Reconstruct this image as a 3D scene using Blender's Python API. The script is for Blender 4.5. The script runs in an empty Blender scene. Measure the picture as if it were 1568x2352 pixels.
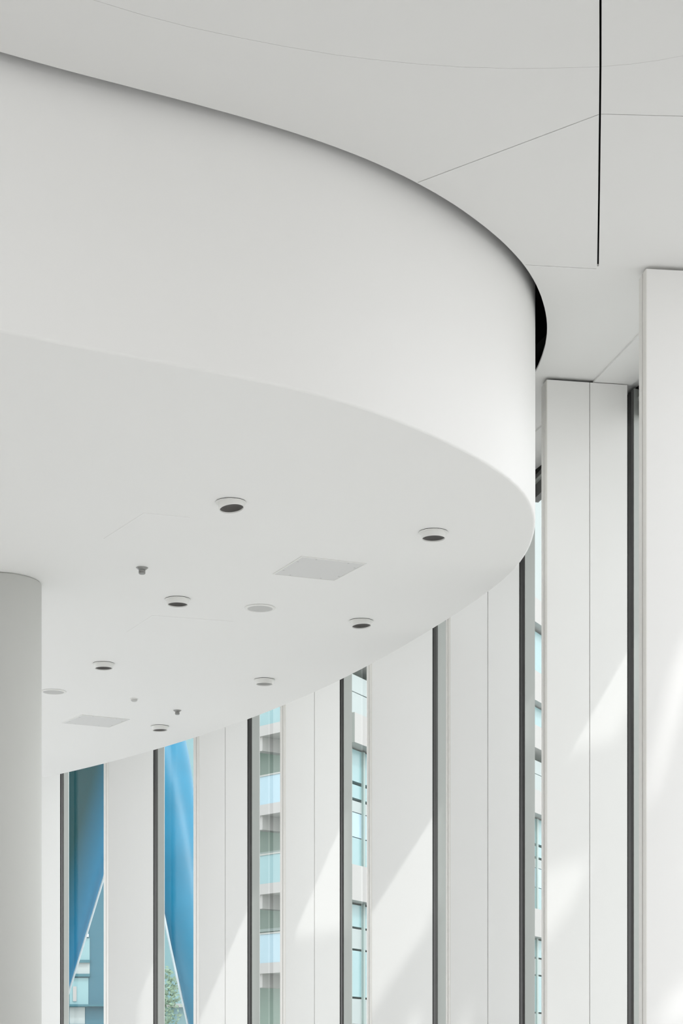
import bpy, bmesh, math
from mathutils import Vector
from mathutils.geometry import delaunay_2d_cdt

# ------------------------------------------------------------------ camera, sky, sun, exposure
sc = bpy.context.scene
F, CX, HY, EYE = 4200.0, 784.0, 2450.0, 1.5          # focal length and principal point in photo pixels, eye height
cam_data = bpy.data.cameras.new('camera')
cam = bpy.data.objects.new('camera', cam_data)
sc.collection.objects.link(cam)
cam.location = (0, 0, EYE)
cam.rotation_euler = (math.pi/2, 0, 0)
cam_data.sensor_fit = 'HORIZONTAL'
cam_data.sensor_width = 36.0
cam_data.lens = 36.0*F/1568.0
cam_data.shift_y = (HY-1176.0)/1568.0                 # rising-front lens: verticals stay vertical
cam_data.clip_end = 500
sc.camera = cam

SUN = Vector((0.454, -0.454, 0.766)).normalized()     # direction towards the sun
SUN_POWER, SKY_POWER, EXPOSURE = 1.2, 2.08, 0.16

world = bpy.data.worlds.new('sky'); sc.world = world
world.use_nodes = True
wn = world.node_tree; wn.nodes.clear()
w_out = wn.nodes.new('ShaderNodeOutputWorld'); w_bg = wn.nodes.new('ShaderNodeBackground')
w_tc = wn.nodes.new('ShaderNodeTexCoord'); w_sep = wn.nodes.new('ShaderNodeSeparateXYZ'); w_rmp = wn.nodes.new('ShaderNodeValToRGB')
w_rmp.color_ramp.elements[0].position = 0.0; w_rmp.color_ramp.elements[0].color = (1.0, 0.995, 1.0, 1)
w_rmp.color_ramp.elements[1].position = 0.9; w_rmp.color_ramp.elements[1].color = (0.90, 0.95, 1.0, 1)
wn.links.new(w_tc.outputs['Generated'], w_sep.inputs[0]); wn.links.new(w_sep.outputs['Z'], w_rmp.inputs[0])
wn.links.new(w_rmp.outputs[0], w_bg.inputs['Color']); w_bg.inputs['Strength'].default_value = SKY_POWER
wn.links.new(w_bg.outputs[0], w_out.inputs[0])

sun_data = bpy.data.lights.new('sun', 'SUN'); sun_data.energy = SUN_POWER; sun_data.angle = math.radians(0.53)
sun_data.color = (1.0, 0.995, 0.985)
sun = bpy.data.objects.new('sun', sun_data); sc.collection.objects.link(sun)
sun.rotation_euler = SUN.to_track_quat('Z', 'Y').to_euler(); sun.location = (8, -8, 20)

vs = sc.view_settings
vs.view_transform = 'Standard'; vs.look = 'None'; vs.gamma = 1.0; vs.use_curve_mapping = False; vs.exposure = EXPOSURE
sc.cycles.diffuse_bounces = 10; sc.cycles.max_bounces = 14; sc.cycles.transparent_max_bounces = 16

# ------------------------------------------------------------------ helpers
HS, HC = 3.3, 3.3*1.367                               # soffit and ceiling heights above the eye
ZS, ZC = EYE+HS, EYE+HC

def flat(px, py, h):                                  # point of a horizontal plane, h above the eye
    d = F*h/(HY-py)
    return Vector(((px-CX)*d/F, d))
def at(px, py, d):                                    # point at distance d
    return Vector(((px-CX)*d/F, d, EYE+(HY-py)*d/F))
def col(px, d): return Vector(((px-CX)*d/F, d))

def material(name, color, rough=0.5, spec=0.5, metal=0.0, bump=0.0, scale=40.0, mottle=0.0, coat=0.0):
    m = bpy.data.materials.new(name); m.use_nodes = True
    nt = m.node_tree; b = nt.nodes['Principled BSDF']
    b.inputs['Base Color'].default_value = (*color, 1); b.inputs['Roughness'].default_value = rough
    b.inputs['Specular IOR Level'].default_value = spec; b.inputs['Metallic'].default_value = metal
    if coat: b.inputs['Coat Weight'].default_value = coat; b.inputs['Coat Roughness'].default_value = 0.08
    if bump or mottle:
        tc = nt.nodes.new('ShaderNodeTexCoord'); nz = nt.nodes.new('ShaderNodeTexNoise')
        nz.inputs['Scale'].default_value = scale; nz.inputs['Detail'].default_value = 4
        nt.links.new(tc.outputs['Object'], nz.inputs['Vector'])
        if bump:
            bp = nt.nodes.new('ShaderNodeBump'); bp.inputs['Strength'].default_value = bump; bp.inputs['Distance'].default_value = 0.01
            nt.links.new(nz.outputs['Fac'], bp.inputs['Height']); nt.links.new(bp.outputs[0], b.inputs['Normal'])
        if mottle:
            mx = nt.nodes.new('ShaderNodeMix'); mx.data_type = 'RGBA'
            mx.inputs[6].default_value = (*color, 1); mx.inputs[7].default_value = (*[c*(1-mottle) for c in color], 1)
            nt.links.new(nz.outputs['Fac'], mx.inputs[0]); nt.links.new(mx.outputs[2], b.inputs['Base Color'])
    return m

def glass_material(name, tint):
    m = bpy.data.materials.new(name); m.use_nodes = True
    nt = m.node_tree; nt.nodes.clear()
    out = nt.nodes.new('ShaderNodeOutputMaterial'); mix = nt.nodes.new('ShaderNodeMixShader')
    tr = nt.nodes.new('ShaderNodeBsdfTransparent'); gl = nt.nodes.new('ShaderNodeBsdfGlossy')
    fr = nt.nodes.new('ShaderNodeFresnel'); ge = nt.nodes.new('ShaderNodeNewGeometry')
    sub = nt.nodes.new('ShaderNodeMath'); mul = nt.nodes.new('ShaderNodeMath')
    tr.inputs['Color'].default_value = (*tint, 1); gl.inputs['Roughness'].default_value = 0.0
    gl.inputs['Color'].default_value = (0.95, 1.0, 0.98, 1)
    fr.inputs['IOR'].default_value = 1.5
    sub.operation = 'SUBTRACT'; sub.inputs[0].default_value = 1.0; nt.links.new(ge.outputs['Backfacing'], sub.inputs[1])
    mul.operation = 'MULTIPLY'; nt.links.new(fr.outputs[0], mul.inputs[0]); nt.links.new(sub.outputs[0], mul.inputs[1])
    nt.links.new(mul.outputs[0], mix.inputs[0]); nt.links.new(tr.outputs[0], mix.inputs[1]); nt.links.new(gl.outputs[0], mix.inputs[2])
    nt.links.new(mix.outputs[0], out.inputs[0])
    return m

def link(name, bm, mat, parent=None, smooth=False):
    bmesh.ops.recalc_face_normals(bm, faces=bm.faces)
    me = bpy.data.meshes.new(name); bm.to_mesh(me); bm.free()
    me.materials.append(mat)
    if smooth:
        for p in me.polygons: p.use_smooth = True
    o = bpy.data.objects.new(name, me); sc.collection.objects.link(o)
    if parent: o.parent = parent; o.matrix_parent_inverse = parent.matrix_basis.inverted() if parent.type == 'EMPTY' else o.matrix_parent_inverse
    return o

def empty(name, loc=(0, 0, 0)):
    o = bpy.data.objects.new(name, None); o.empty_display_size = 0.1
    sc.collection.objects.link(o); o.location = loc
    return o
def tag(o, label, cat, group=None):
    o['label'] = label; o['category'] = cat
    if group: o['group'] = group
    return o
def structure(o):
    o['kind'] = 'structure'; return o

def prism(bm, pts, z0, z1):                           # extruded plan polygon
    lo = [bm.verts.new((p[0], p[1], z0)) for p in pts]; hi = [bm.verts.new((p[0], p[1], z1)) for p in pts]
    n = len(pts)
    bm.faces.new(lo); bm.faces.new(hi)
    for i in range(n): bm.faces.new((lo[i], lo[(i+1) % n], hi[(i+1) % n], hi[i]))
    return bm
def slab(bm, outer, holes, z0, z1):                   # extruded plan polygon with openings
    loops = [outer]+holes
    pts = [Vector((p[0], p[1])) for l in loops for p in l]
    edges, k = [], 0
    for l in loops:
        edges += [(k+i, k+(i+1) % len(l)) for i in range(len(l))]; k += len(l)
    vs_, _e, tri, _ov, _oe, _of = delaunay_2d_cdt(pts, edges, [], 0, 1e-6)
    inside = lambda p, l: sum(((a[1] > p[1]) != (b[1] > p[1])) and p[0] < (b[0]-a[0])*(p[1]-a[1])/(b[1]-a[1])+a[0] for a, b in zip(l, l[1:]+l[:1])) % 2 == 1
    lo = [bm.verts.new((p[0], p[1], z0)) for p in vs_]; hi = [bm.verts.new((p[0], p[1], z1)) for p in vs_]
    count = {}
    for t in tri:
        c = (vs_[t[0]]+vs_[t[1]]+vs_[t[2]])/3
        if not inside(c, outer) or any(inside(c, l) for l in holes): continue
        bm.faces.new([lo[i] for i in t]); bm.faces.new([hi[i] for i in t])
        for i in range(3):
            e = (t[i], t[(i+1) % 3]); count[frozenset(e)] = count.get(frozenset(e), 0)+1
    for e, n in count.items():
        if n == 1:
            a, b = tuple(e); bm.faces.new((lo[a], lo[b], hi[b], hi[a]))
    bmesh.ops.delete(bm, geom=[v for v in bm.verts if not v.link_faces], context='VERTS')
    return bm
def box(bm, x0, x1, y0, y1, z0, z1): return prism(bm, [(x0, y0), (x1, y0), (x1, y1), (x0, y1)], z0, z1)
def lathe(bm, prof, n=40, c=(0, 0)):                  # profile of (radius, z), open
    rings = []
    for r, z in prof:
        rings.append([bm.verts.new((c[0]+r*math.cos(2*math.pi*i/n), c[1]+r*math.sin(2*math.pi*i/n), z)) for i in range(n)] if r > 1e-6 else [bm.verts.new((c[0], c[1], z))])
    for a, b in zip(rings[:-1], rings[1:]):
        for i in range(n):
            j = (i+1) % n
            if len(a) == 1 and len(b) == 1: continue
            if len(a) == 1: bm.faces.new((a[0], b[i], b[j]))
            elif len(b) == 1: bm.faces.new((a[i], a[j], b[0]))
            else: bm.faces.new((a[i], a[j], b[j], b[i]))
    return bm
def tube(bm, pts, r, n=8):
    rings = []
    for i, p in enumerate(pts):
        p = Vector(p); t = (Vector(pts[min(i+1, len(pts)-1)])-Vector(pts[max(i-1, 0)])).normalized()
        u = t.cross(Vector((0, 1, 0))); u = (u if u.length > .1 else t.cross(Vector((1, 0, 0)))).normalized(); v = t.cross(u)
        rings.append([bm.verts.new(p+r*(math.cos(2*math.pi*k/n)*u+math.sin(2*math.pi*k/n)*v)) for k in range(n)])
    for a, b in zip(rings[:-1], rings[1:]):
        for i in range(n): bm.faces.new((a[i], a[(i+1) % n], b[(i+1) % n], b[i]))
    bm.faces.new(rings[0]); bm.faces.new(rings[-1])
    return bm
def offset(pts, g):                                   # moves an open plan line g to its right-hand side
    out = []
    for i in range(len(pts)):
        t = (Vector(pts[min(i+1, len(pts)-1)])-Vector(pts[max(i-1, 0)])).normalized()
        out.append((pts[i][0]+t.y*g, pts[i][1]-t.x*g))
    return out

# ------------------------------------------------------------------ materials
WHITE = material('white_plaster', (0.885, 0.883, 0.873), 0.55, 0.3, bump=0.02, scale=60)
CEIL = material('ceiling_paint', (0.80, 0.798, 0.788), 0.6, 0.3, bump=0.02, scale=50)
FIN = material('white_enamelled_panel', (0.84, 0.837, 0.825), 0.42, 0.4, bump=0.01, scale=30)
JAMB = material('warm_white_jamb', (0.74, 0.73, 0.70), 0.45, 0.4)
DARK = material('plenum_black', (0.02, 0.02, 0.02), 0.8, 0.2)
GREY = material('anthracite_channel', (0.11, 0.11, 0.108), 0.4, 0.5)
GREYL = material('mid_grey_channel', (0.22, 0.22, 0.215), 0.4, 0.5)
POST = material('grey_green_aluminium', (0.40, 0.42, 0.40), 0.4, 0.5)
PAVE = material('court_paving', (0.42, 0.41, 0.39), 0.7, 0.3, mottle=0.15, scale=1.5)
COLM = material('grey_column_paint', (0.585, 0.59, 0.57), 0.6, 0.3, bump=0.02, scale=50)
FLOOR = material('pale_stone_floor', (0.84, 0.832, 0.82), 0.5, 0.3, mottle=0.06, scale=2)
LENS = material('lamp_reflector', (0.10, 0.095, 0.09), 0.35, 0.5, metal=0.3)
LENSP = material('frosted_lamp_lens', (0.45, 0.45, 0.44), 0.5, 0.4)
TRIMW = material('white_lamp_trim', (0.82, 0.82, 0.80), 0.4, 0.4)
GRILL = material('grey_speaker_mesh', (0.62, 0.62, 0.61), 0.6, 0.3, mottle=0.15, scale=400)
HATCH = material('hatch_paint', (0.72, 0.72, 0.715), 0.55, 0.3)
STEEL = material('brushed_steel', (0.32, 0.32, 0.31), 0.35, 0.5, metal=0.9)
GLASS = glass_material('clear_green_glass', (0.962, 0.968, 0.962))

# plan of the bulkhead edge and of the ceiling opening round it
BP= [(-1.53, 8.203), (-1.421, 8.268), (-1.307, 8.332), (-1.19, 8.395), (-1.072, 8.457), (-0.952, 8.517), (-0.833, 8.577), (-0.716, 8.637), (-0.601, 8.696), (-0.489, 8.756), (-0.379, 8.817), (-0.273, 8.882), (-0.169, 8.949), (-0.069, 9.022), (0.028, 9.099), (0.123, 9.182), (0.215, 9.27), (0.304, 9.363), (0.392, 9.461), (0.479, 9.564), (0.564, 9.671), (0.648, 9.783), (0.729, 9.899), (0.806, 10.019), (0.878, 10.143), (0.945, 10.27), (1.004, 10.401), (1.055, 10.534), (1.097, 10.67), (1.13, 10.808), (1.155, 10.946), (1.174, 11.084), (1.186, 11.22), (1.194, 11.354), (1.197, 11.484), (1.197, 11.611), (1.192, 11.734), (1.184, 11.856), (1.172, 11.979), (1.156, 12.103), (1.135, 12.23), (1.109, 12.362), (1.078, 12.5), (1.043, 12.643), (1.003, 12.791), (0.96, 12.945), (0.913, 13.102), (0.862, 13.265), (0.809, 13.431), (0.753, 13.601), (0.695, 13.775), (0.635, 13.952), (0.572, 14.132), (0.507, 14.314), (0.439, 14.499), (0.369, 14.686), (0.297, 14.875), (0.222, 15.065), (0.144, 15.257), (0.064, 15.449), (-0.018, 15.642), (-0.103, 15.835), (-0.191, 16.028), (-0.281, 16.221), (-0.374, 16.413), (-0.47, 16.606), (-0.568, 16.797), (-0.669, 16.989), (-0.772, 17.18), (-0.878, 17.371), (-0.986, 17.561), (-1.097, 17.75), (-1.211, 17.939), (-1.326, 18.128), (-1.445, 18.316), (-1.566, 18.503), (-1.689, 18.69), (-1.815, 18.876), (-1.944, 19.061), (-2.074, 19.245), (-2.206, 19.427), (-2.34, 19.608), (-2.476, 19.787), (-2.613, 19.963), (-2.751, 20.136), (-2.89, 20.306), (-3.03, 20.474), (-3.171, 20.637), (-3.312, 20.797), (-3.453, 20.952)]
TP= [(-1.519, 8.127), (-1.435, 8.175), (-1.353, 8.221), (-1.272, 8.265), (-1.191, 8.308), (-1.11, 8.35), (-1.029, 8.391), (-0.948, 8.433), (-0.865, 8.475), (-0.78, 8.519), (-0.694, 8.565), (-0.607, 8.612), (-0.519, 8.66), (-0.432, 8.71), (-0.346, 8.761), (-0.261, 8.813), (-0.178, 8.867), (-0.097, 8.921), (-0.02, 8.977), (0.054, 9.033), (0.125, 9.09), (0.192, 9.148), (0.257, 9.207), (0.318, 9.266), (0.377, 9.326), (0.434, 9.387), (0.488, 9.447), (0.54, 9.509), (0.59, 9.57), (0.638, 9.633), (0.684, 9.697), (0.729, 9.762), (0.773, 9.827), (0.816, 9.895), (0.858, 9.963), (0.898, 10.033), (0.936, 10.104), (0.973, 10.177), (1.008, 10.25), (1.04, 10.324), (1.07, 10.399), (1.098, 10.476), (1.124, 10.553), (1.147, 10.63), (1.169, 10.709), (1.188, 10.788), (1.206, 10.867), (1.222, 10.948), (1.236, 11.028), (1.248, 11.11), (1.258, 11.193), (1.266, 11.278), (1.271, 11.363), (1.275, 11.45), (1.275, 11.539), (1.274, 11.626), (1.271, 11.709), (1.267, 11.787), (1.261, 11.856), (1.254, 11.915)]

# ------------------------------------------------------------------ facade data: fins from the near end of the curve to the far end
# (photo columns of front edge ends, seam, back of the end face, distance, skew)
FINS = [
    dict(l=1483, r=1738, seam=None, jb=1467, d=10.33, sk=0.12),
    dict(l=1255, r=1440, seam=1354, jb=1243, d=12.00, sk=0.18),
    dict(l=1033, r=1192, seam=1120, jb=1024, d=13.80, sk=0.24),
    dict(l=853,  r=993,  seam=None, jb=842,  d=15.80, sk=0.28),
    dict(l=655,  r=780,  seam=722,  jb=643,  d=17.70, sk=0.33),
    dict(l=457,  r=568,  seam=517,  jb=444,  d=19.80, sk=0.38),
    dict(l=249,  r=352,  seam=None, jb=238,  d=21.60, sk=0.43),
    dict(l=38,   r=138,  seam=None, jb=27,   d=23.50, sk=0.46),
]
POSTS = {1: (1440, 1455, 1476), 2: (1192, 1205, 1228), 3: (993, 1005, 1026), 4: (780, 789, 808),
         5: (568, 578, 596), 6: (352, 362, 377), 7: (138, 146, 157)}
TOP = ZC-0.020
for f in FINS:
    w = (f['r']-f['l'])*f['d']/F
    f['L'] = col(f['l'], f['d']-f['sk']*w/2); f['R'] = col(f['r'], f['d']+f['sk']*w/2)
    f['JB'] = col(f['jb'], f['L'].y+0.13)
    f['t'] = (f['R']-f['L']).normalized(); f['n'] = Vector((f['t'].y, -f['t'].x))      # n: towards the camera side
def on_fin(f, px, py):                                # where a sight line meets a fin's front plane
    k = (px-CX)/F
    a, t = f['L'], f['t']
    s = (k*a.y-a.x)/(t.x-k*t.y)
    p = a+t*s
    return Vector((p.x, p.y, EYE+(HY-py)*p.y/F))
def sunward(p, z): return p+SUN*((z-p.z)/SUN.z)

RLINE = [f['R'] for f in FINS]
g0 = (RLINE[0]-RLINE[1])
NEAR = [Vector((2.66, 8.6)), Vector((2.90, 6.8)), Vector((3.05, 5.0)), Vector((3.10, 3.2)), Vector((3.10, -8.8))]
FAR = [Vector((-5.15, 25.3)), Vector((-7.3, 27.4))]
SKIN = list(reversed(NEAR))+RLINE+FAR                 # glass line, camera end first
def out_line(g): return offset([tuple(p) for p in SKIN], g)
OUTER = out_line(0.16)

# ------------------------------------------------------------------ floor, ceiling, roof
bm = bmesh.new(); prism(bm, [(-9.2, -12)]+[(3.2, -12)]+OUTER+[(-9.2, 27.0)], -0.2, 0.0)
structure(link('floor', bm, FLOOR))
bm = bmesh.new(); box(bm, -60, 60, -30, 130, -0.6, -0.2)
structure(link('ground', bm, PAVE))

# bulkhead plan: leading part, nose, trailing part
lead = [(-6.0, 5.55), (-4.5, 6.45), (-3.0, 7.33), (-2.2, 7.80)]
trail = [(-3.9, 21.45), (-4.9, 22.45), (-6.4, 23.8)]
EDGE = lead+BP+trail
smooth_edge = EDGE
topen = [(-6.04, 5.48), (-4.54, 6.38), (-3.04, 7.26), (-2.24, 7.73)]+TP
back = [p for p in offset(BP+trail, 0.072) if p[1] > 12.02]
OPEN = topen+back+[(-8.6, 23.8), (-8.6, 5.48)]
LOBE = EDGE+[(-8.5, 23.8), (-8.5, 5.55)]

def line_slot(a, b, w):
    a, b = Vector(a), Vector(b); t = (b-a).normalized(); n = Vector((-t.y, t.x))*w/2
    return [tuple(a+n), tuple(b+n), tuple(b-n), tuple(a-n)]
def poly_slot(pts, w):
    return offset(pts, w/2)+list(reversed(offset(pts, -w/2)))
S = lambda px, py: tuple(flat(px, py, HC))
slot = poly_slot([S(1379, -260), S(1378.5, 0), S(1378.5, 150), S(1377.5, 256), S(1375.2, 450), S(1372.8, 612)], 0.0095)
arc = [S(-60, -95), S(80, -42), S(215, 0), S(330, 35), S(434, 62), S(542, 85), S(650, 106), S(770, 126), S(860, 137), S(960, 147), S(1060, 154), S(1180, 157.5), S(1290, 156), S(1375.4, 153.5)]
arc2 = [S(1381.4, 153), S(1450, 147), S(1510, 139), S(1568, 128), S(1640, 112)]
seams = [slot, poly_slot(arc, 0.0022), poly_slot(arc2, 0.002),
         line_slot(Vector(S(958.5, 419.5)), Vector(S(1374.6, 263)), 0.0065), line_slot(S(1380.4, 262), S(1640, 269), 0.0065),
         line_slot(S(1206.5, 608.3), S(1369, 617.5), 0.005)]
ceil_outer = [(-9.0, -8.8)]+OUTER+[(-9.0, 27.0)]
bm = bmesh.new(); slab(bm, ceil_outer, [OPEN]+seams, ZC, ZC+0.014)
structure(link('ceiling', bm, CEIL))
bm = bmesh.new(); prism(bm, [(-9.2, -8.8)]+out_line(0.3)+[(-9.2, 27.0)], 6.95, 7.3)
structure(link('roof', bm, DARK))
# parapet that closes the ceiling void along the glass
bm = bmesh.new(); prism(bm, out_line(0.10)+list(reversed(out_line(0.28))), ZC-0.03, 6.95)
structure(link('trim_1', bm, DARK))
bm = bmesh.new(); box(bm, -9.2, -9.0, -10, 13, 0, 6.95)
structure(link('wall_left', bm, WHITE))
bm = bmesh.new(); prism(bm, [(3.09, 4.2), (3.07, 5.0), (2.92, 6.8), (2.74, 8.3), (2.94, 8.3), (3.12, 6.8), (3.27, 5.0), (3.29, 4.2)], 0, ZC-0.03)
structure(link('light_baffle', bm, WHITE))  # unseen solid stretch added to cut the light on fascia and ceiling
bm = bmesh.new(); box(bm, -9.2, -7.6, 27.3, 27.5, 0, 6.95)
structure(link('wall_back', bm, WHITE))
bm = bmesh.new(); box(bm, -9.2, 3.4, -10.2, -10.0, 0, 6.0)
structure(link('wall_rear', bm, WHITE))

# lowered pocket ceilings along each window
for k in range(0, 7):
    a, b = FINS[k], FINS[k+1]
    if k == 0:
        z = ZC-0.014; h = z-EYE
        p0 = flat(1361, 880, h); p1 = flat(1467, 770, h); dr = (p1-p0).normalized()
        e1 = p0+dr*1.45; q0 = flat(1440, 885, h)+Vector((0.02, 0.02)); q1 = a['R']+Vector((0.0, 0.15))
        pts = [p0, e1, q1, q0]
    else:
        g = (a['R']-b['R']).normalized(); nn = Vector((-g.y, g.x))
        if nn.x > 0: nn = -nn
        p = b['R']+nn*0.23; e = a['R']+nn*0.23+g*-0.16
        pts = [p, e, a['R']-g*0.16, b['R']]
    bm = bmesh.new(); prism(bm, pts, ZC-0.014, ZC-0.0005)
    structure(link('trim_%d' % (k+2), bm, CEIL))

# ------------------------------------------------------------------ curved bulkhead: soffit, fascia
bulk = structure(empty('ceiling_bulkhead', (-1.5, 13, ZS)))
def inset(pts, g): return offset(pts, -g)
prof = [(0.014, 0.0), (0.0095, 0.0012), (0.0055, 0.0038), (0.002, 0.008), (0.0, 0.014), (0.0, 0.6), (0.0, 1.2), (0.0, 2.05)]
bm = bmesh.new(); rows = []
for g, z in prof:
    rows.append([bm.verts.new((p[0], p[1], ZS+z)) for p in inset(EDGE, g)])
for r0, r1 in zip(rows[:-1], rows[1:]):
    for i in range(len(r0)-1): bm.faces.new((r0[i], r0[i+1], r1[i+1], r1[i]))
link('fascia', bm, WHITE, bulk, smooth=True)
bm = bmesh.new(); slab(bm, inset(EDGE, 0.014)+[(-8.5, 23.8), (-8.5, 5.55)], [], ZS, ZS+0.02)
link('soffit', bm, WHITE, bulk)

# ------------------------------------------------------------------ facade fins
FIN_LABELS = [
    'wide white facade fin cut off by the photo edge, its head reaching highest',
    'white facade fin with full-height seam, its head meeting the ceiling beside the bulkhead',
    'shaded grey-white facade fin directly under the nose of the curved bulkhead',
    'white facade fin crossed by a broad slanting sun band, beside the shaded fin',
    'white facade fin with thin seam and triangular sun patch, by the balcony-building window',
    'white facade fin between the bright blue window and the balcony-building window',
    'white facade fin between the two windows filled by the blue sculpture',
    'white facade fin partly hidden behind the grey round column',
]
for f, lab in zip(FINS, FIN_LABELS):
    o = tag(empty('facade_fin', (f['L'].x, f['L'].y, 0)), lab, 'wall fin', 'white facade fins between the tall windows')
    L, R, t, n, JB = f['L'], f['R'], f['t'], f['n'], f['JB']
    fw = t*0.018
    cuts = [L+fw*0.3, R]
    if f['seam']:
        m = on_fin(f, f['seam'], 2000); m = Vector((m.x, m.y)); cuts = [L+fw*0.3, m-t*0.0022, m+t*0.0022, R]
    for i in range(0, len(cuts), 2):
        a, b = cuts[i], cuts[i+1]
        bm = bmesh.new(); prism(bm, [a, b, b-n*0.02, a-n*0.02], 0.0, TOP); link('front_panel', bm, FIN, o)
    # core and end face in two steps
    d = (JB-L)
    bm = bmesh.new(); prism(bm, [L+fw*0.6-n*0.02, R-t*0.004-n*0.02, R-t*0.004-n*0.125, JB+fw*0.6], 0.0, TOP-0.002); link('core', bm, DARK if f['seam'] else FIN, o)
    bm = bmesh.new(); prism(bm, [L, L+fw*0.3, L+fw*0.6+d*0.45, L+d*0.45], 0.0, TOP); link('end_cap', bm, JAMB, o)
    bm = bmesh.new(); prism(bm, [L+d*0.47-t*0.004, L+fw*0.6+d*0.47, JB+fw*0.6, JB-t*0.0], 0.0, TOP-0.004); link('end_cap', bm, JAMB, o)

# ------------------------------------------------------------------ windows: channel, post, head, pane
def strip(bm, p, q, g0, g1, z0, z1):                  # bar along p-q, from g0 to g1 across (g towards the room)
    t = (q-p).normalized(); n = Vector((t.y, -t.x))
    return prism(bm, [p+n*g0, q+n*g0, q+n*g1, p+n*g1], z0, z1)
for k in range(0, 7):
    a, b = FINS[k], FINS[k+1]
    x0, x1, x2 = POSTS[k+1]
    w = structure(empty('window_%d' % (k+1), (b['R'].x, b['R'].y, 0)))
    dR = b['R'].y
    c0, c1 = col(x0+0.5, dR+0.20), col(x1, dR+0.20)
    bm = bmesh.new(); prism(bm, [col(x0-6, dR+0.24), col(x1+8, dR+0.24), col(x1+8, dR+0.26), col(x0-6, dR+0.26)], 0, TOP-0.01); link('shadow_gap', bm, DARK, w)
    xm = x0+2+(x1-x0-2)*0.55
    bm = bmesh.new(); prism(bm, [col(x0+2, dR+0.13), col(xm, dR+0.10), col(xm, dR+0.22), col(x0+2, dR+0.22)], 0, TOP-0.006); link('channel', bm, GREY, w)
    bm = bmesh.new(); prism(bm, [col(xm, dR+0.075), col(x1, dR+0.06), col(x1, dR+0.22), col(xm, dR+0.22)], 0, TOP-0.006); link('channel', bm, GREYL, w)
    p0, p1 = col(x1+0.4, dR+0.04), col(x2, dR+0.085)
    bm = bmesh.new(); prism(bm, [p0, p1, p1+Vector((0.0, 0.06)), p0+Vector((0.0, 0.10))], 0, TOP-0.006); link('post', bm, POST, w)
    near = a['R']-a['t']*0.02+Vector((0.0, 0.17)); farp = p1+Vector((0.0, 0.02))
    bm = bmesh.new(); strip(bm, farp, near, -0.035, 0.035, ZC-0.08, TOP-0.004); link('head_frame', bm, GREY, w)
    bm = bmesh.new(); strip(bm, farp, near, -0.02, 0.05, ZC-0.10, ZC-0.081); link('head_trim', bm, POST, w)
    bm = bmesh.new(); strip(bm, farp, near, -0.03, 0.03, ZC-0.20, ZC-0.101); link('transom', bm, GREY, w)
    bm = bmesh.new(); strip(bm, farp, near, -0.006, 0.006, 0.02, ZC-0.19); link('pane', bm, GLASS, w)
    bm = bmesh.new(); strip(bm, farp, near, -0.03, 0.03, 0.0, 0.06); link('sill', bm, POST, w)

# ------------------------------------------------------------------ round column
cpos = flat(0, 1338, HS)
bm = bmesh.new(); lathe(bm, [(0.0, 0.0), (0.28, 0.0), (0.28, ZS-0.012), (0.272, ZS-0.001), (0.0, ZS-0.001)], 96, cpos)
structure(link('column', bm, COLM, smooth=True))

# ------------------------------------------------------------------ roof eave; added slabs out of view that mask the sun
ZE, ZK = 6.30, 13.0
EAVE = {0: ((1568, 1330), (1478, 1560)), 1: ((1440, 1500), (1275, 1790)), 2: ((1228, 1585), (1208, 1625)), 3: ((993, 1880), (853, 2100)),
        4: ((780, 1905), (660, 2185)), 5: ((568, 2092), (457, 2350)), 6: ((352, 2215), (328, 2275)), 7: ((157, 2323), (149, 2342))}
bm = bmesh.new()
for k, (pa, pb) in EAVE.items():
    f = FINS[k]
    A, B = on_fin(f, *pa), on_fin(f, *pb)
    A2, B2 = sunward(A, ZE).xy, sunward(B, ZE).xy
    t = (B2-A2).normalized()
    if k in (2, 6, 7): B2 = A2+t*1.5
    A3, B3 = A2-t*{0: 0.9, 3: 0.75}.get(k, 0.45), B2+t*0.30
    g = (FINS[k-1]['R']-f['R']).normalized() if k else (NEAR[0]-RLINE[0]).normalized()
    base0 = f['R']+Vector((0.05, 0.1))-g*0.1
    base1 = f['R']+g*((B3-f['R']).dot(g))
    prism(bm, [base0, base1, B3, A3], ZE+0.002*k, ZE+0.10+0.002*k)
near_line = [(3.12, -8.8), (3.12, 3.2), (3.07, 5.0), (3.0, 5.9)]
prism(bm, near_line+list(reversed(offset(near_line, 1.3))), ZE+0.03, ZE+0.13)
structure(link('roof_eave', bm, WHITE))

HOLES = {
    0: [[(1600, 1400), (1545, 1530), (1482, 1840), (1470, 1890), (1500, 1905), (1530, 1800), (1600, 1580)],
        [(1600, 1950), (1560, 2000), (1546, 2050), (1600, 2050)],
        [(1600, 2235), (1545, 2275), (1512, 2330), (1480, 2415), (1600, 2415)]],
    1: [[(1475, 1250), (1150, 1830), (1275, 1785), (1418, 1750), (1440, 1690), (1475, 1600)],
        [(1235, 2005), (1350, 1968), (1346, 2000), (1353, 2020), (1335, 2090), (1300, 2150), (1235, 2235)],
        [(1235, 2415), (1250, 2345), (1276, 2330), (1268, 2415)]],
    2: [[(1204, 1500), (1232, 1500), (1232, 1738), (1204, 1745)],
        [(1040, 2415), (1062, 2322), (1078, 2312), (1085, 2325), (1070, 2415)]],
    3: [[(1020, 1700), (830, 1960), (830, 2400), (905, 2285), (975, 2185), (1000, 2120), (1020, 2100)],
        [(915, 2415), (945, 2330), (966, 2310), (960, 2415)]],
    4: [[(805, 1700), (630, 2100), (630, 2196), (660, 2190), (810, 2165)]],
    5: [[(592, 1900), (435, 2250), (435, 2415), (592, 2415)]],
    6: [[(375, 1950), (318, 2170), (318, 2415), (375, 2415)]],
    7: [[(160, 2200), (144, 2250), (144, 2415), (160, 2415)]],
}
pq = lambda p, q: ((p+q)/2, (p-q)/2)
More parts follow.
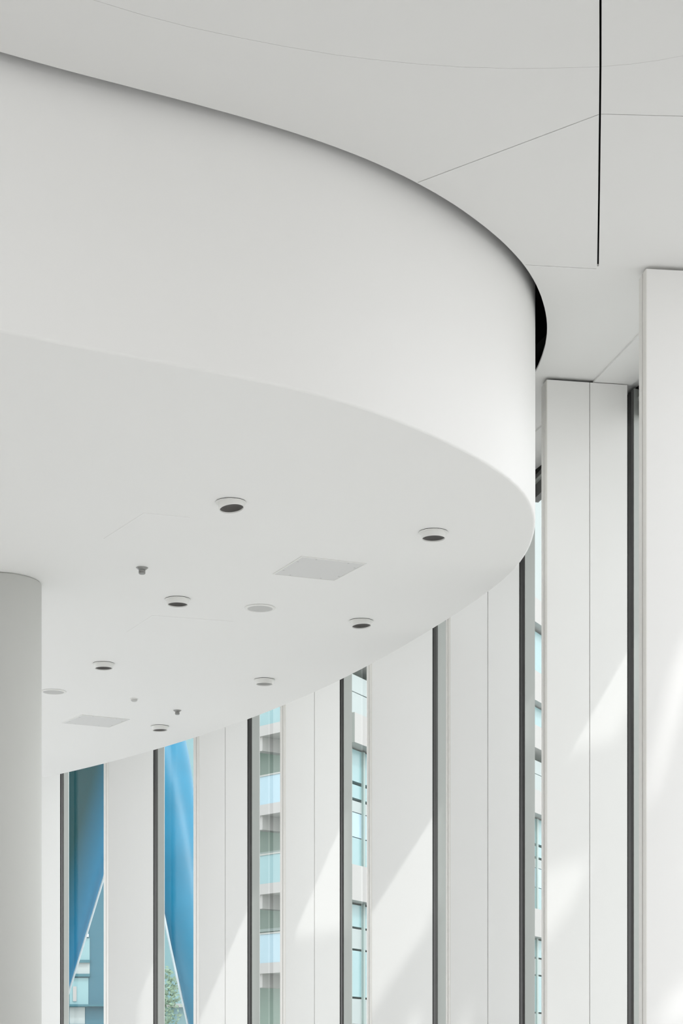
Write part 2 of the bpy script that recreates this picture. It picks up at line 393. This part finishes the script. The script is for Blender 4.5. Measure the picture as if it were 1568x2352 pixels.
for k, polys in HOLES.items():
    f = FINS[k]
    holes = [[tuple(sunward(on_fin(f, *p), ZK).xy) for p in poly] for poly in polys]
    pl, pr = f['L'].x+f['L'].y-0.12, f['R'].x+f['R'].y+0.20
    ql, qr = f['L'].x-f['L'].y, f['R'].x-f['R'].y
    hq = [p[0]-p[1] for hh in holes for p in hh]; hp = [p[0]+p[1] for hh in holes for p in hh]
    pl, pr = min(pl, min(hp)-0.08), max(pr, max(hp)+0.08)
    q1 = max(max(ql, qr)+13.9, max(hq)+0.1); q0 = min(ql, qr)+2*SUN.x/SUN.z*(ZK-7.0)-3.0
    bm = bmesh.new(); slab(bm, [pq(pl, q0), pq(pl, q1), pq(pr, q1), pq(pr, q0)], holes, ZK, ZK+0.15)
    structure(link('sun_mask', bm, WHITE))  # added unseen slab, openings shaped to throw the fins' sun patches
bm = bmesh.new(); prism(bm, [pq(20.6, -24), pq(20.6, -12.6), pq(24.1, -12.6), pq(24.1, -24)], 17.0, 17.15)
structure(link('sun_mask', bm, WHITE))  # added slab out of view, shades the sculpture's left leg

# ------------------------------------------------------------------ ceiling fittings on the soffit
def fitting_part(name, bm, mat, parent, smooth=True):
    bmesh.ops.recalc_face_normals(bm, faces=bm.faces)
    me = bpy.data.meshes.new(name); bm.to_mesh(me); bm.free(); me.materials.append(mat)
    if smooth: 
        for p in me.polygons: p.use_smooth = True
        me.set_sharp_from_angle(angle=math.radians(35))
    o = bpy.data.objects.new(name, me); sc.collection.objects.link(o); o.parent = parent
    return o
def copy_tree(o, parent=None):
    c = o.copy(); sc.collection.objects.link(c)
    if parent: c.parent = parent
    for ch in [x for x in sc.objects if x.parent == o]: copy_tree(ch, c)
    return c
def soff(px, py): p = flat(px, py, HS); return (p.x, p.y, ZS)

LAMPS = [
    (530, 1153, 'white round downlight with dark lens, highest in the picture and nearest the bulkhead fascia', (4, 7)),
    (995, 1222, 'white round downlight with dark lens closest to the curved nose of the bulkhead', (0, 1)),
    (408, 1376, 'white round downlight with dark lens between the steel sprinkler and the round speaker', (0, 0)),
    (829, 1426, 'white round downlight with dark lens below the large square hatch, near the soffit edge', (2, 4)),
    (238, 1524, 'white round downlight with dark lens above the round speaker that touches the column', (0, 1)),
    (607, 1561, 'white round downlight with pale frosted lens, the only one not dark', (0, 0)),
    (367, 1668, 'smallest white round downlight with dark lens, beside the far sprinkler', (0, 2)),
]
def make_lamp():
    o = empty('downlight')
    bm = bmesh.new(); lathe(bm, [(0.076, -0.0062), (0.0895, -0.0062), (0.0908, -0.005), (0.0900, -0.0036), (0.076, -0.0036)], 56); fitting_part('flange', bm, TRIMW, o)
    bm = bmesh.new(); lathe(bm, [(0.0868, 0.0), (0.0868, -0.004), (0.070, -0.004)], 56); fitting_part('shadow_ring', bm, DARK, o)  # black ring painting the shadow line above the flange
    bm = bmesh.new(); lathe(bm, [(0.0775, 0.004), (0.0765, -0.012), (0.0735, -0.040), (0.0725, -0.0415), (0.0700, -0.0415), (0.0690, -0.040), (0.0690, 0.004)], 56); fitting_part('housing', bm, TRIMW, o)
    bm = bmesh.new(); lathe(bm, [(0.0688, -0.034), (0.060, -0.020), (0.040, -0.010), (0.0, -0.006)], 56); fitting_part('lens', bm, LENS, o)
    return o
lamp0 = make_lamp()
for i, (px, py, lab, tilt) in enumerate(LAMPS):
    o = lamp0 if i == 0 else copy_tree(lamp0)
    o.location = soff(px, py); tag(o, lab, 'ceiling light', 'recessed downlights in the white soffit')
    for ch in [x for x in sc.objects if x.parent == o]:
        if ch.name.startswith(('housing', 'lens')): ch.rotation_euler = (math.radians(-tilt[0]), math.radians(-tilt[1]), 0)
        if ch.name.startswith('lens') and i == 5:
            ch.data = ch.data.copy(); ch.data.materials[0] = LENSP; ch['label'] = 'pale frosted lens'

SPK = [(597, 1396, 'round white ceiling speaker with grey mesh in the middle of the soffit', 1.0), (123, 1588, 'round white ceiling speaker with grey mesh touching the column outline', 0.98)]
sp0 = empty('ceiling_speaker')
bm = bmesh.new(); lathe(bm, [(0.088, 0.0), (0.108, 0.0), (0.112, -0.002), (0.110, -0.0055), (0.100, -0.009), (0.092, -0.009), (0.090, -0.006)], 64); fitting_part('rim', bm, TRIMW, sp0)
bm = bmesh.new(); lathe(bm, [(0.091, -0.0065), (0.060, -0.0075), (0.0, -0.008)], 64); fitting_part('grille', bm, GRILL, sp0)
for i, (px, py, lab, s) in enumerate(SPK):
    o = sp0 if i == 0 else copy_tree(sp0)
    o.location = soff(px, py); tag(o, lab, 'ceiling speaker', 'round speakers in the soffit')

def hatch(corners, lab, screws):
    c = [flat(px, py, HS) for px, py in corners]; m = sum(c, Vector((0, 0)))/4
    o = tag(empty('access_hatch', (m.x, m.y, ZS)), lab, 'access panel')
    loc = [p-m for p in c]
    bm = bmesh.new(); slab(bm, [tuple(p) for p in loc], [[tuple(p*0.955) for p in loc]], -0.005, 0.0); fitting_part('frame', bm, TRIMW, o, False)
    bm = bmesh.new(); prism(bm, [tuple(p*0.948) for p in loc], -0.0042, 0.0); door = fitting_part('door', bm, HATCH, o, False)
    if screws:
        for i in range(4):
            for s in (0.22, 0.78):
                q = (loc[i]*(1-s)+loc[(i+1) % 4]*s)*0.88
                bm = bmesh.new(); lathe(bm, [(0.0, -0.0052), (0.006, -0.0052), (0.007, -0.0042)], 14, q); fitting_part('screw', bm, GRILL, door)
hatch([(692, 1277), (842, 1294), (768, 1333), (626, 1318)], 'large square white access hatch below the fascia, between two downlights', True)
hatch([(188, 1641), (298, 1652), (252, 1670), (142, 1660)], 'small flat square access hatch above the blue window, near the column', True)
def flush(corners, lab):
    c = [flat(px, py, HS) for px, py in corners]; m = sum(c, Vector((0, 0)))/4
    bm = bmesh.new(); prism(bm, [tuple(p-m) for p in c], -0.0014, -0.0002)
    o = fitting_part('flush_panel', bm, WHITE, None, False); o.location = (m.x, m.y, ZS); tag(o, lab, 'access panel', 'flush panels in the soffit')
flush([(340, 1248), (435, 1188), (330, 1178), (238, 1237)], 'barely visible flush soffit panel above the steel sprinkler')
flush([(290, 1452), (350, 1413), (535, 1427), (465, 1467)], 'barely visible flush soffit panel below the downlight and round speaker')

spr0 = empty('fire_sprinkler')
bm = bmesh.new(); lathe(bm, [(0.022, -0.016), (0.030, -0.010), (0.039, -0.002), (0.041, -0.0005), (0.038, 0.0), (0.018, 0.0)], 32); fitting_part('escutcheon', bm, STEEL, spr0)
bm = bmesh.new(); lathe(bm, [(0.020, 0.0), (0.020, -0.020), (0.0225, -0.021), (0.0225, -0.029), (0.021, -0.030), (0.0225, -0.031), (0.0225, -0.038), (0.018, -0.042), (0.0, -0.043)], 32); fitting_part('head', bm, STEEL, spr0)
SPR = [(326, 1304, 'steel fire sprinkler with flared collar, upper one near the first downlights'), (407, 1631.5, 'small steel fire sprinkler beside the smallest downlight')]
for i, (px, py, lab) in enumerate(SPR):
    o = spr0 if i == 0 else copy_tree(spr0)
    o.location = soff(px, py); tag(o, lab, 'sprinkler', 'fire sprinklers in the soffit')
    if i: o.scale = (0.95, 0.95, 0.95)
det = tag(empty('smoke_detector', soff(308, 1605)), 'tiny white domed detector beside the far sprinkler and small hatch', 'detector')
bm = bmesh.new(); lathe(bm, [(0.036, 0.0), (0.037, -0.004), (0.034, -0.007), (0.02, -0.007)], 32); fitting_part('base', bm, TRIMW, det)
bm = bmesh.new(); lathe(bm, [(0.030, -0.006), (0.029, -0.014), (0.021, -0.024), (0.0, -0.029)], 32); fitting_part('dome', bm, GRILL, det)

# ------------------------------------------------------------------ outside: blue sculpture on legs
BLUE = material('blue_gloss_lacquer', (0.001, 0.27, 0.47), 0.4, 0.4, mottle=0.45, scale=1.1, bump=0.012)
# blue lacquer with the leg's shade painted in: dark teal body, lighter blue edge
BLUE_SHADE = material('blue_lacquer_painted_shade', (0.004, 0.075, 0.09), 0.6, 0.1)
nt = BLUE_SHADE.node_tree; tcn = nt.nodes.new('ShaderNodeTexCoord'); sp = nt.nodes.new('ShaderNodeSeparateXYZ')
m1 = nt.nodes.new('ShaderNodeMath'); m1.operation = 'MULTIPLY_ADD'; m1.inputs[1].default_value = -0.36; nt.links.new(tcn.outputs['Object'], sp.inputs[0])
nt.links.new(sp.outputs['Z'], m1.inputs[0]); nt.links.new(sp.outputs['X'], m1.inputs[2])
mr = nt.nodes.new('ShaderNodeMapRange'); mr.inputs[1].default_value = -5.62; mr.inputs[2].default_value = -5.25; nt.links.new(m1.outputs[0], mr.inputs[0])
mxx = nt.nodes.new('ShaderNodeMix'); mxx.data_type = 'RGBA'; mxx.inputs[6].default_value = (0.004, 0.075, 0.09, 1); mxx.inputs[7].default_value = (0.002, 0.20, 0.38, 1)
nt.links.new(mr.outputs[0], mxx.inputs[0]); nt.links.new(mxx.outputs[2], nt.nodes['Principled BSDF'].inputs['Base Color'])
RIM = material('pale_rim', (0.72, 0.82, 0.86), 0.4, 0.4)
D = 28.0
X = lambda px: (px-CX)*D/F
Z = lambda py: EYE+(HY-py)*D/F
def loft(name, rings, parent, mat, n=48):
    bm = bmesh.new(); rr = []
    for (z, x, y, rx, ry) in rings:
        rr.append([bm.verts.new((x+rx*math.cos(2*math.pi*i/n), y+ry*math.sin(2*math.pi*i/n), z)) for i in range(n)])
    for a, b in zip(rr[:-1], rr[1:]):
        for i in range(n): bm.faces.new((a[i], a[(i+1) % n], b[(i+1) % n], b[i]))
    bm.faces.new(rr[0]); bm.faces.new(rr[-1])
    o = link(name, bm, mat, parent, smooth=True)
    md = o.modifiers.new('smooth', 'SUBSURF'); md.levels = 1; md.render_levels = 1
    return o
scu = tag(empty('blue_sculpture', (-3.2, D, 0)), 'tall glossy blue sculpture straddling on two legs outside the far windows', 'sculpture')
lineL = [(127, 2340), (157, 2242), (197, 2110), (238, 1975), (275, 1852), (304, 1760)]
lineR = [(304, 1760), (340, 1930), (377, 2105), (404, 2230), (432, 2352), (462, 2480)]
def xl(z, line):
    pts = sorted([(Z(y), X(x)) for x, y in line])
    if z <= pts[0][0]: (z0, x0), (z1, x1) = pts[0], pts[1]
    elif z >= pts[-1][0]: (z0, x0), (z1, x1) = pts[-2], pts[-1]
    else:
        for (z0, x0), (z1, x1) in zip(pts[:-1], pts[1:]):
            if z0 <= z <= z1: break
    return x0+(x1-x0)*(z-z0)/(z1-z0)
rl = []
for z, r in ((0.0, 0.35), (1.2, 0.5), (2.4, 0.72), (3.6, 0.95), (4.8, 1.12), (5.6, 1.2), (6.2, 1.25)):
    rl.append((z, xl(z, lineL)-r, D+0.5, r, r*0.8))
rl += [(7.2, -4.2, D+0.5, 1.3, 1.1), (8.4, -4.0, D+0.5, 1.1, 1.0), (9.4, -3.8, D+0.5, 0.6, 0.6)]
lean = lambda z: D+0.5-max(0.0, z-2.2)*0.42
rl = [(z, x*lean(z)/(D+0.5), lean(z), rx, ry) for z, x, y, rx, ry in rl]
loft('leg', rl, scu, BLUE_SHADE)
rr_ = []
for z, xr in ((0.0, -1.35), (1.2, -1.62), (2.15, -1.78), (3.0, -1.88), (4.0, -2.02), (4.9, -2.15), (5.6, -2.22)):
    l = xl(z, lineR); rr_.append((z, (l+xr)/2, D, (xr-l)/2, max(0.22, (xr-l)/2*0.6)))
rr_ += [(6.1, -2.80, D, 0.55, 0.42), (6.5, -2.84, D+0.1, 0.54, 0.40), (7.0, -2.95, D+0.2, 0.55, 0.5), (7.8, -3.2, D+0.3, 0.6, 0.5), (8.8, -3.5, D+0.4, 0.45, 0.45), (9.3, -3.6, D+0.45, 0.25, 0.25)]
back_ = lambda z: D+max(0.0, z-3.4)*0.45
rr_ = [(z, x*back_(z)/D, back_(z), rx, ry) for z, x, y, rx, ry in rr_]
loft('leg', rr_, scu, BLUE)
bm = bmesh.new(); tube(bm, [(X(x)*(lean(Z(y))/D)+0.115, lean(Z(y))-0.2, EYE+(Z(y)-EYE)*lean(Z(y))/D) for x, y in lineL], 0.017); link('rim', bm, RIM, scu, True)
bm = bmesh.new(); tube(bm, [(X(x)*(back_(Z(y))/D), back_(Z(y))-0.04, EYE+(Z(y)-EYE)*back_(Z(y))/D) for x, y in lineR], 0.02); link('rim', bm, RIM, scu, True)

# ------------------------------------------------------------------ outside: buildings across the court
AQUA = material('aqua_glazing', (0.29, 0.48, 0.51), 0.25, 0.5, mottle=0.12, scale=0.6)
SKYG = material('sky_tinted_glazing', (0.40, 0.58, 0.67), 0.2, 0.5, mottle=0.15, scale=0.5)
GREEN = material('deep_green_glazing', (0.19, 0.29, 0.24), 0.3, 0.5, mottle=0.15, scale=0.5)
TEAL = material('teal_cladding', (0.05, 0.17, 0.23), 0.5, 0.4, mottle=0.1, scale=0.8)
TEALD = material('dark_teal_metal', (0.05, 0.17, 0.21), 0.4, 0.4)
BAND = material('white_render', (0.47, 0.465, 0.455), 0.6, 0.3)
PALE = material('pale_blind', (0.44, 0.50, 0.50), 0.6, 0.3)
MULL = material('green_grey_mullion', (0.34, 0.43, 0.41), 0.4, 0.4)
class Front:
    def __init__(s, o, d): s.o = Vector(o); s.d = Vector(d).normalized(); s.n = Vector((s.d.y, -s.d.x))     # n towards the camera
    def s_of(s, px):
        k = (px-CX)/F; return (k*s.o.y-s.o.x)/(s.d.x-k*s.d.y)
    def z_of(s, px, py): p = s.o+s.d*s.s_of(px); return EYE+(HY-py)*p.y/F
    def bar(s, bm, s0, s1, z0, z1, g0, g1):
        a, b = s.o+s.d*s0, s.o+s.d*s1
        return prism(bm, [a+s.n*g0, b+s.n*g0, b+s.n*g1, a+s.n*g1], z0, z1)
    def part(s, name, mat, parent, bars):
        bm = bmesh.new()
        for b_ in bars: s.bar(bm, *b_)
        return link(name, bm, mat, parent)

# balcony building (white slabs, aqua balustrades)
fr = Front((-2.7, 60.0), (0.65, -0.76))
bA = tag(empty('balcony_building', (-2.7, 60, 0)), 'office block with white floor slabs and aqua glass balustrades beyond the fourth window', 'building')
c = 619
zs = [fr.z_of(c, y) for y in (1678, 1862, 2042)]
per = (zs[0]-zs[2])/2
s0, s1 = -5.0, 1.9
fr.part('wall', GREEN, bA, [(s0, s1, 0, 22, -1.6, -1.2)])
for k in range(-3, 4):
    z = zs[0]+per*k
    if z < 1: continue
    fr.part('floor_slab', BAND, bA, [(s0, s1, z-0.17, z+0.17, -1.2, 0.15)])
    fr.part('balustrade', SKYG if k % 2 else AQUA, bA, [(s0, s1, z+0.17, z+1.12, -0.05, 0.0)])
    fr.part('handrail', POST, bA, [(s0, s1, z+1.12, z+1.17, -0.06, 0.03)])
    fr.part('glazing_bar', MULL, bA, [(s0, s1, z+1.32, z+1.42, -1.2, -1.0)])
    sc_ = fr.s_of(600)
    fr.part('bracket', BAND, bA, [(sc_-0.25, sc_+0.12, z-0.62, z-0.17, -0.9, 0.05)])

# white banded building
fr = Front((0.60, 66.0), (0.42, 0.91))
bB = tag(empty('banded_building', (0.6, 66, 0)), 'glass building with broad white curved bands beyond the narrow window slots', 'building')
s0, s1 = -1.4, 27.0
c = 825
fr.part('wall', GREEN, bB, [(s0, s1, 0, 26, -1.2, -0.8)])
rows = [(1470, 1535, 'white_band', BAND, 0.5), (1562, 1600, 'panel', PALE, 0.2), (1602, 1650, 'panel', PALE, 0.2), (1655, 1722, 'white_band', BAND, 0.5),
        (1726, 1798, 'glazing', AQUA, 0.0), (1806, 1836, 'glazing', AQUA, 0.0), (1843, 1868, 'glazing', PALE, 0.0), (1870, 1925, 'glazing', SKYG, 0.0),
        (1927, 1990, 'glazing', AQUA, 0.0), (1995, 2075, 'white_band', BAND, 0.4), (2080, 2130, 'glazing', AQUA, 0.0), (2135, 2180, 'glazing', PALE, 0.0), (2185, 2290, 'glazing', AQUA, 0.0), (2295, 2352, 'glazing', PALE, 0.0),
        (1400, 1455, 'glazing', AQUA, 0.0), (1310, 1395, 'white_band', BAND, 0.4), (1180, 1300, 'glazing', AQUA, 0.0), (1100, 1170, 'white_band', BAND, 0.4)]
for ya, yb, nm, mt, g in rows:
    fr.part(nm, mt, bB, [(s0, s1, fr.z_of(c, yb), fr.z_of(c, ya), -0.8, g)])
fr.part('parapet', PALE, bB, [(s0, s1, fr.z_of(c, 1095), fr.z_of(c, 1095)+9.0, -0.8, 0.25)])
zt = fr.z_of(c, 1726)
for sm in [fr.s_of(832)+1.15*i for i in range(-2, 20)]:
    if sm > s0: fr.part('mullion', MULL, bB, [(sm-0.09, sm+0.09, 0, zt, 0.0, 0.08)])

# teal building behind the sculpture
fr = Front((-6.4, 45.0), (1.0, 0.05))
bC = tag(empty('teal_building', (-6.4, 45, 0)), 'teal clad building with stacked small windows below the blue sculpture', 'building')
sx = fr.s_of
zz = lambda y: fr.z_of(200, y)
fr.part('wall', TEAL, bC, [(sx(100), sx(262), 0, 13, -2.0, 0.0)])
for ya, yb, xa, xb, mt in ((2085, 2146, 150, 203, AQUA), (2155, 2205, 150, 206, AQUA), (2210, 2237, 150, 206, PALE), (2246, 2307, 160, 203, AQUA), (2313, 2352, 160, 195, PALE), (2352, 2420, 160, 205, AQUA)):
    wq = fr.part('window', mt, bC, [(sx(xa), sx(xb), zz(yb), zz(ya), 0.0, 0.03)])
    fr.part('window_sill', TEALD if ya > 2100 else RIM, wq, [(sx(xa-2), sx(xb+1), zz(yb)-0.07, zz(yb), 0.0, 0.10)])
fr.part('blind', BAND, bC, [(sx(168), sx(176), zz(2300), zz(2266), 0.03, 0.05)])
fr.part('rail', TEALD, bC, [(sx(150), sx(262), zz(2312), zz(2308), 0.0, 0.2)])
# pale wing seen between the sculpture's legs
fr = Front((-4.2, 50.0), (1.0, -0.1))
bD = tag(empty('pale_building', (-4.2, 50, 0)), 'pale aqua low wing seen between the sculpture legs', 'building')
sx = fr.s_of
fr.part('wall', AQUA, bD, [(sx(362), sx(470), 0, fr.z_of(400, 1650), -2.0, 0.0)])
fr.part('ledge', BAND, bD, [(sx(362), sx(470), fr.z_of(400, 2314), fr.z_of(400, 2306), 0.0, 0.25)])

# tree in the court
import random
random.seed(4)
LEAF = material('pale_green_leaves', (0.26, 0.38, 0.27), 0.6, 0.3, mottle=0.3, scale=3)
BARK = material('tree_bark', (0.20, 0.16, 0.12), 0.8, 0.2)
tr = tag(empty('tree', (-4.05, 41, 0)), 'small green tree between the sculpture legs', 'tree')
bm = bmesh.new()
for i in range(900):
    u, v, w = random.gauss(0, 1), random.gauss(0, 1), random.gauss(0, 1)
    q = Vector((u, v, w)).normalized()*random.random()**0.4
    c = Vector((-4.0+q.x*0.42, 41+q.y*0.42, 2.95+q.z*0.85)); s = random.uniform(0.03, 0.07)
    a = Vector((random.gauss(0, 1), random.gauss(0, 1), random.gauss(0, 1))).normalized(); b = a.orthogonal().normalized()
    bm.faces.new([bm.verts.new(c+a*s), bm.verts.new(c+b*s*0.5), bm.verts.new(c-a*s), bm.verts.new(c-b*s*0.5)])
link('crown', bm, LEAF, tr)
bm = bmesh.new(); tube(bm, [(-4.05, 41, 0), (-4.03, 41, 1.4), (-4.0, 41, 2.9)], 0.05); link('trunk', bm, BARK, tr)
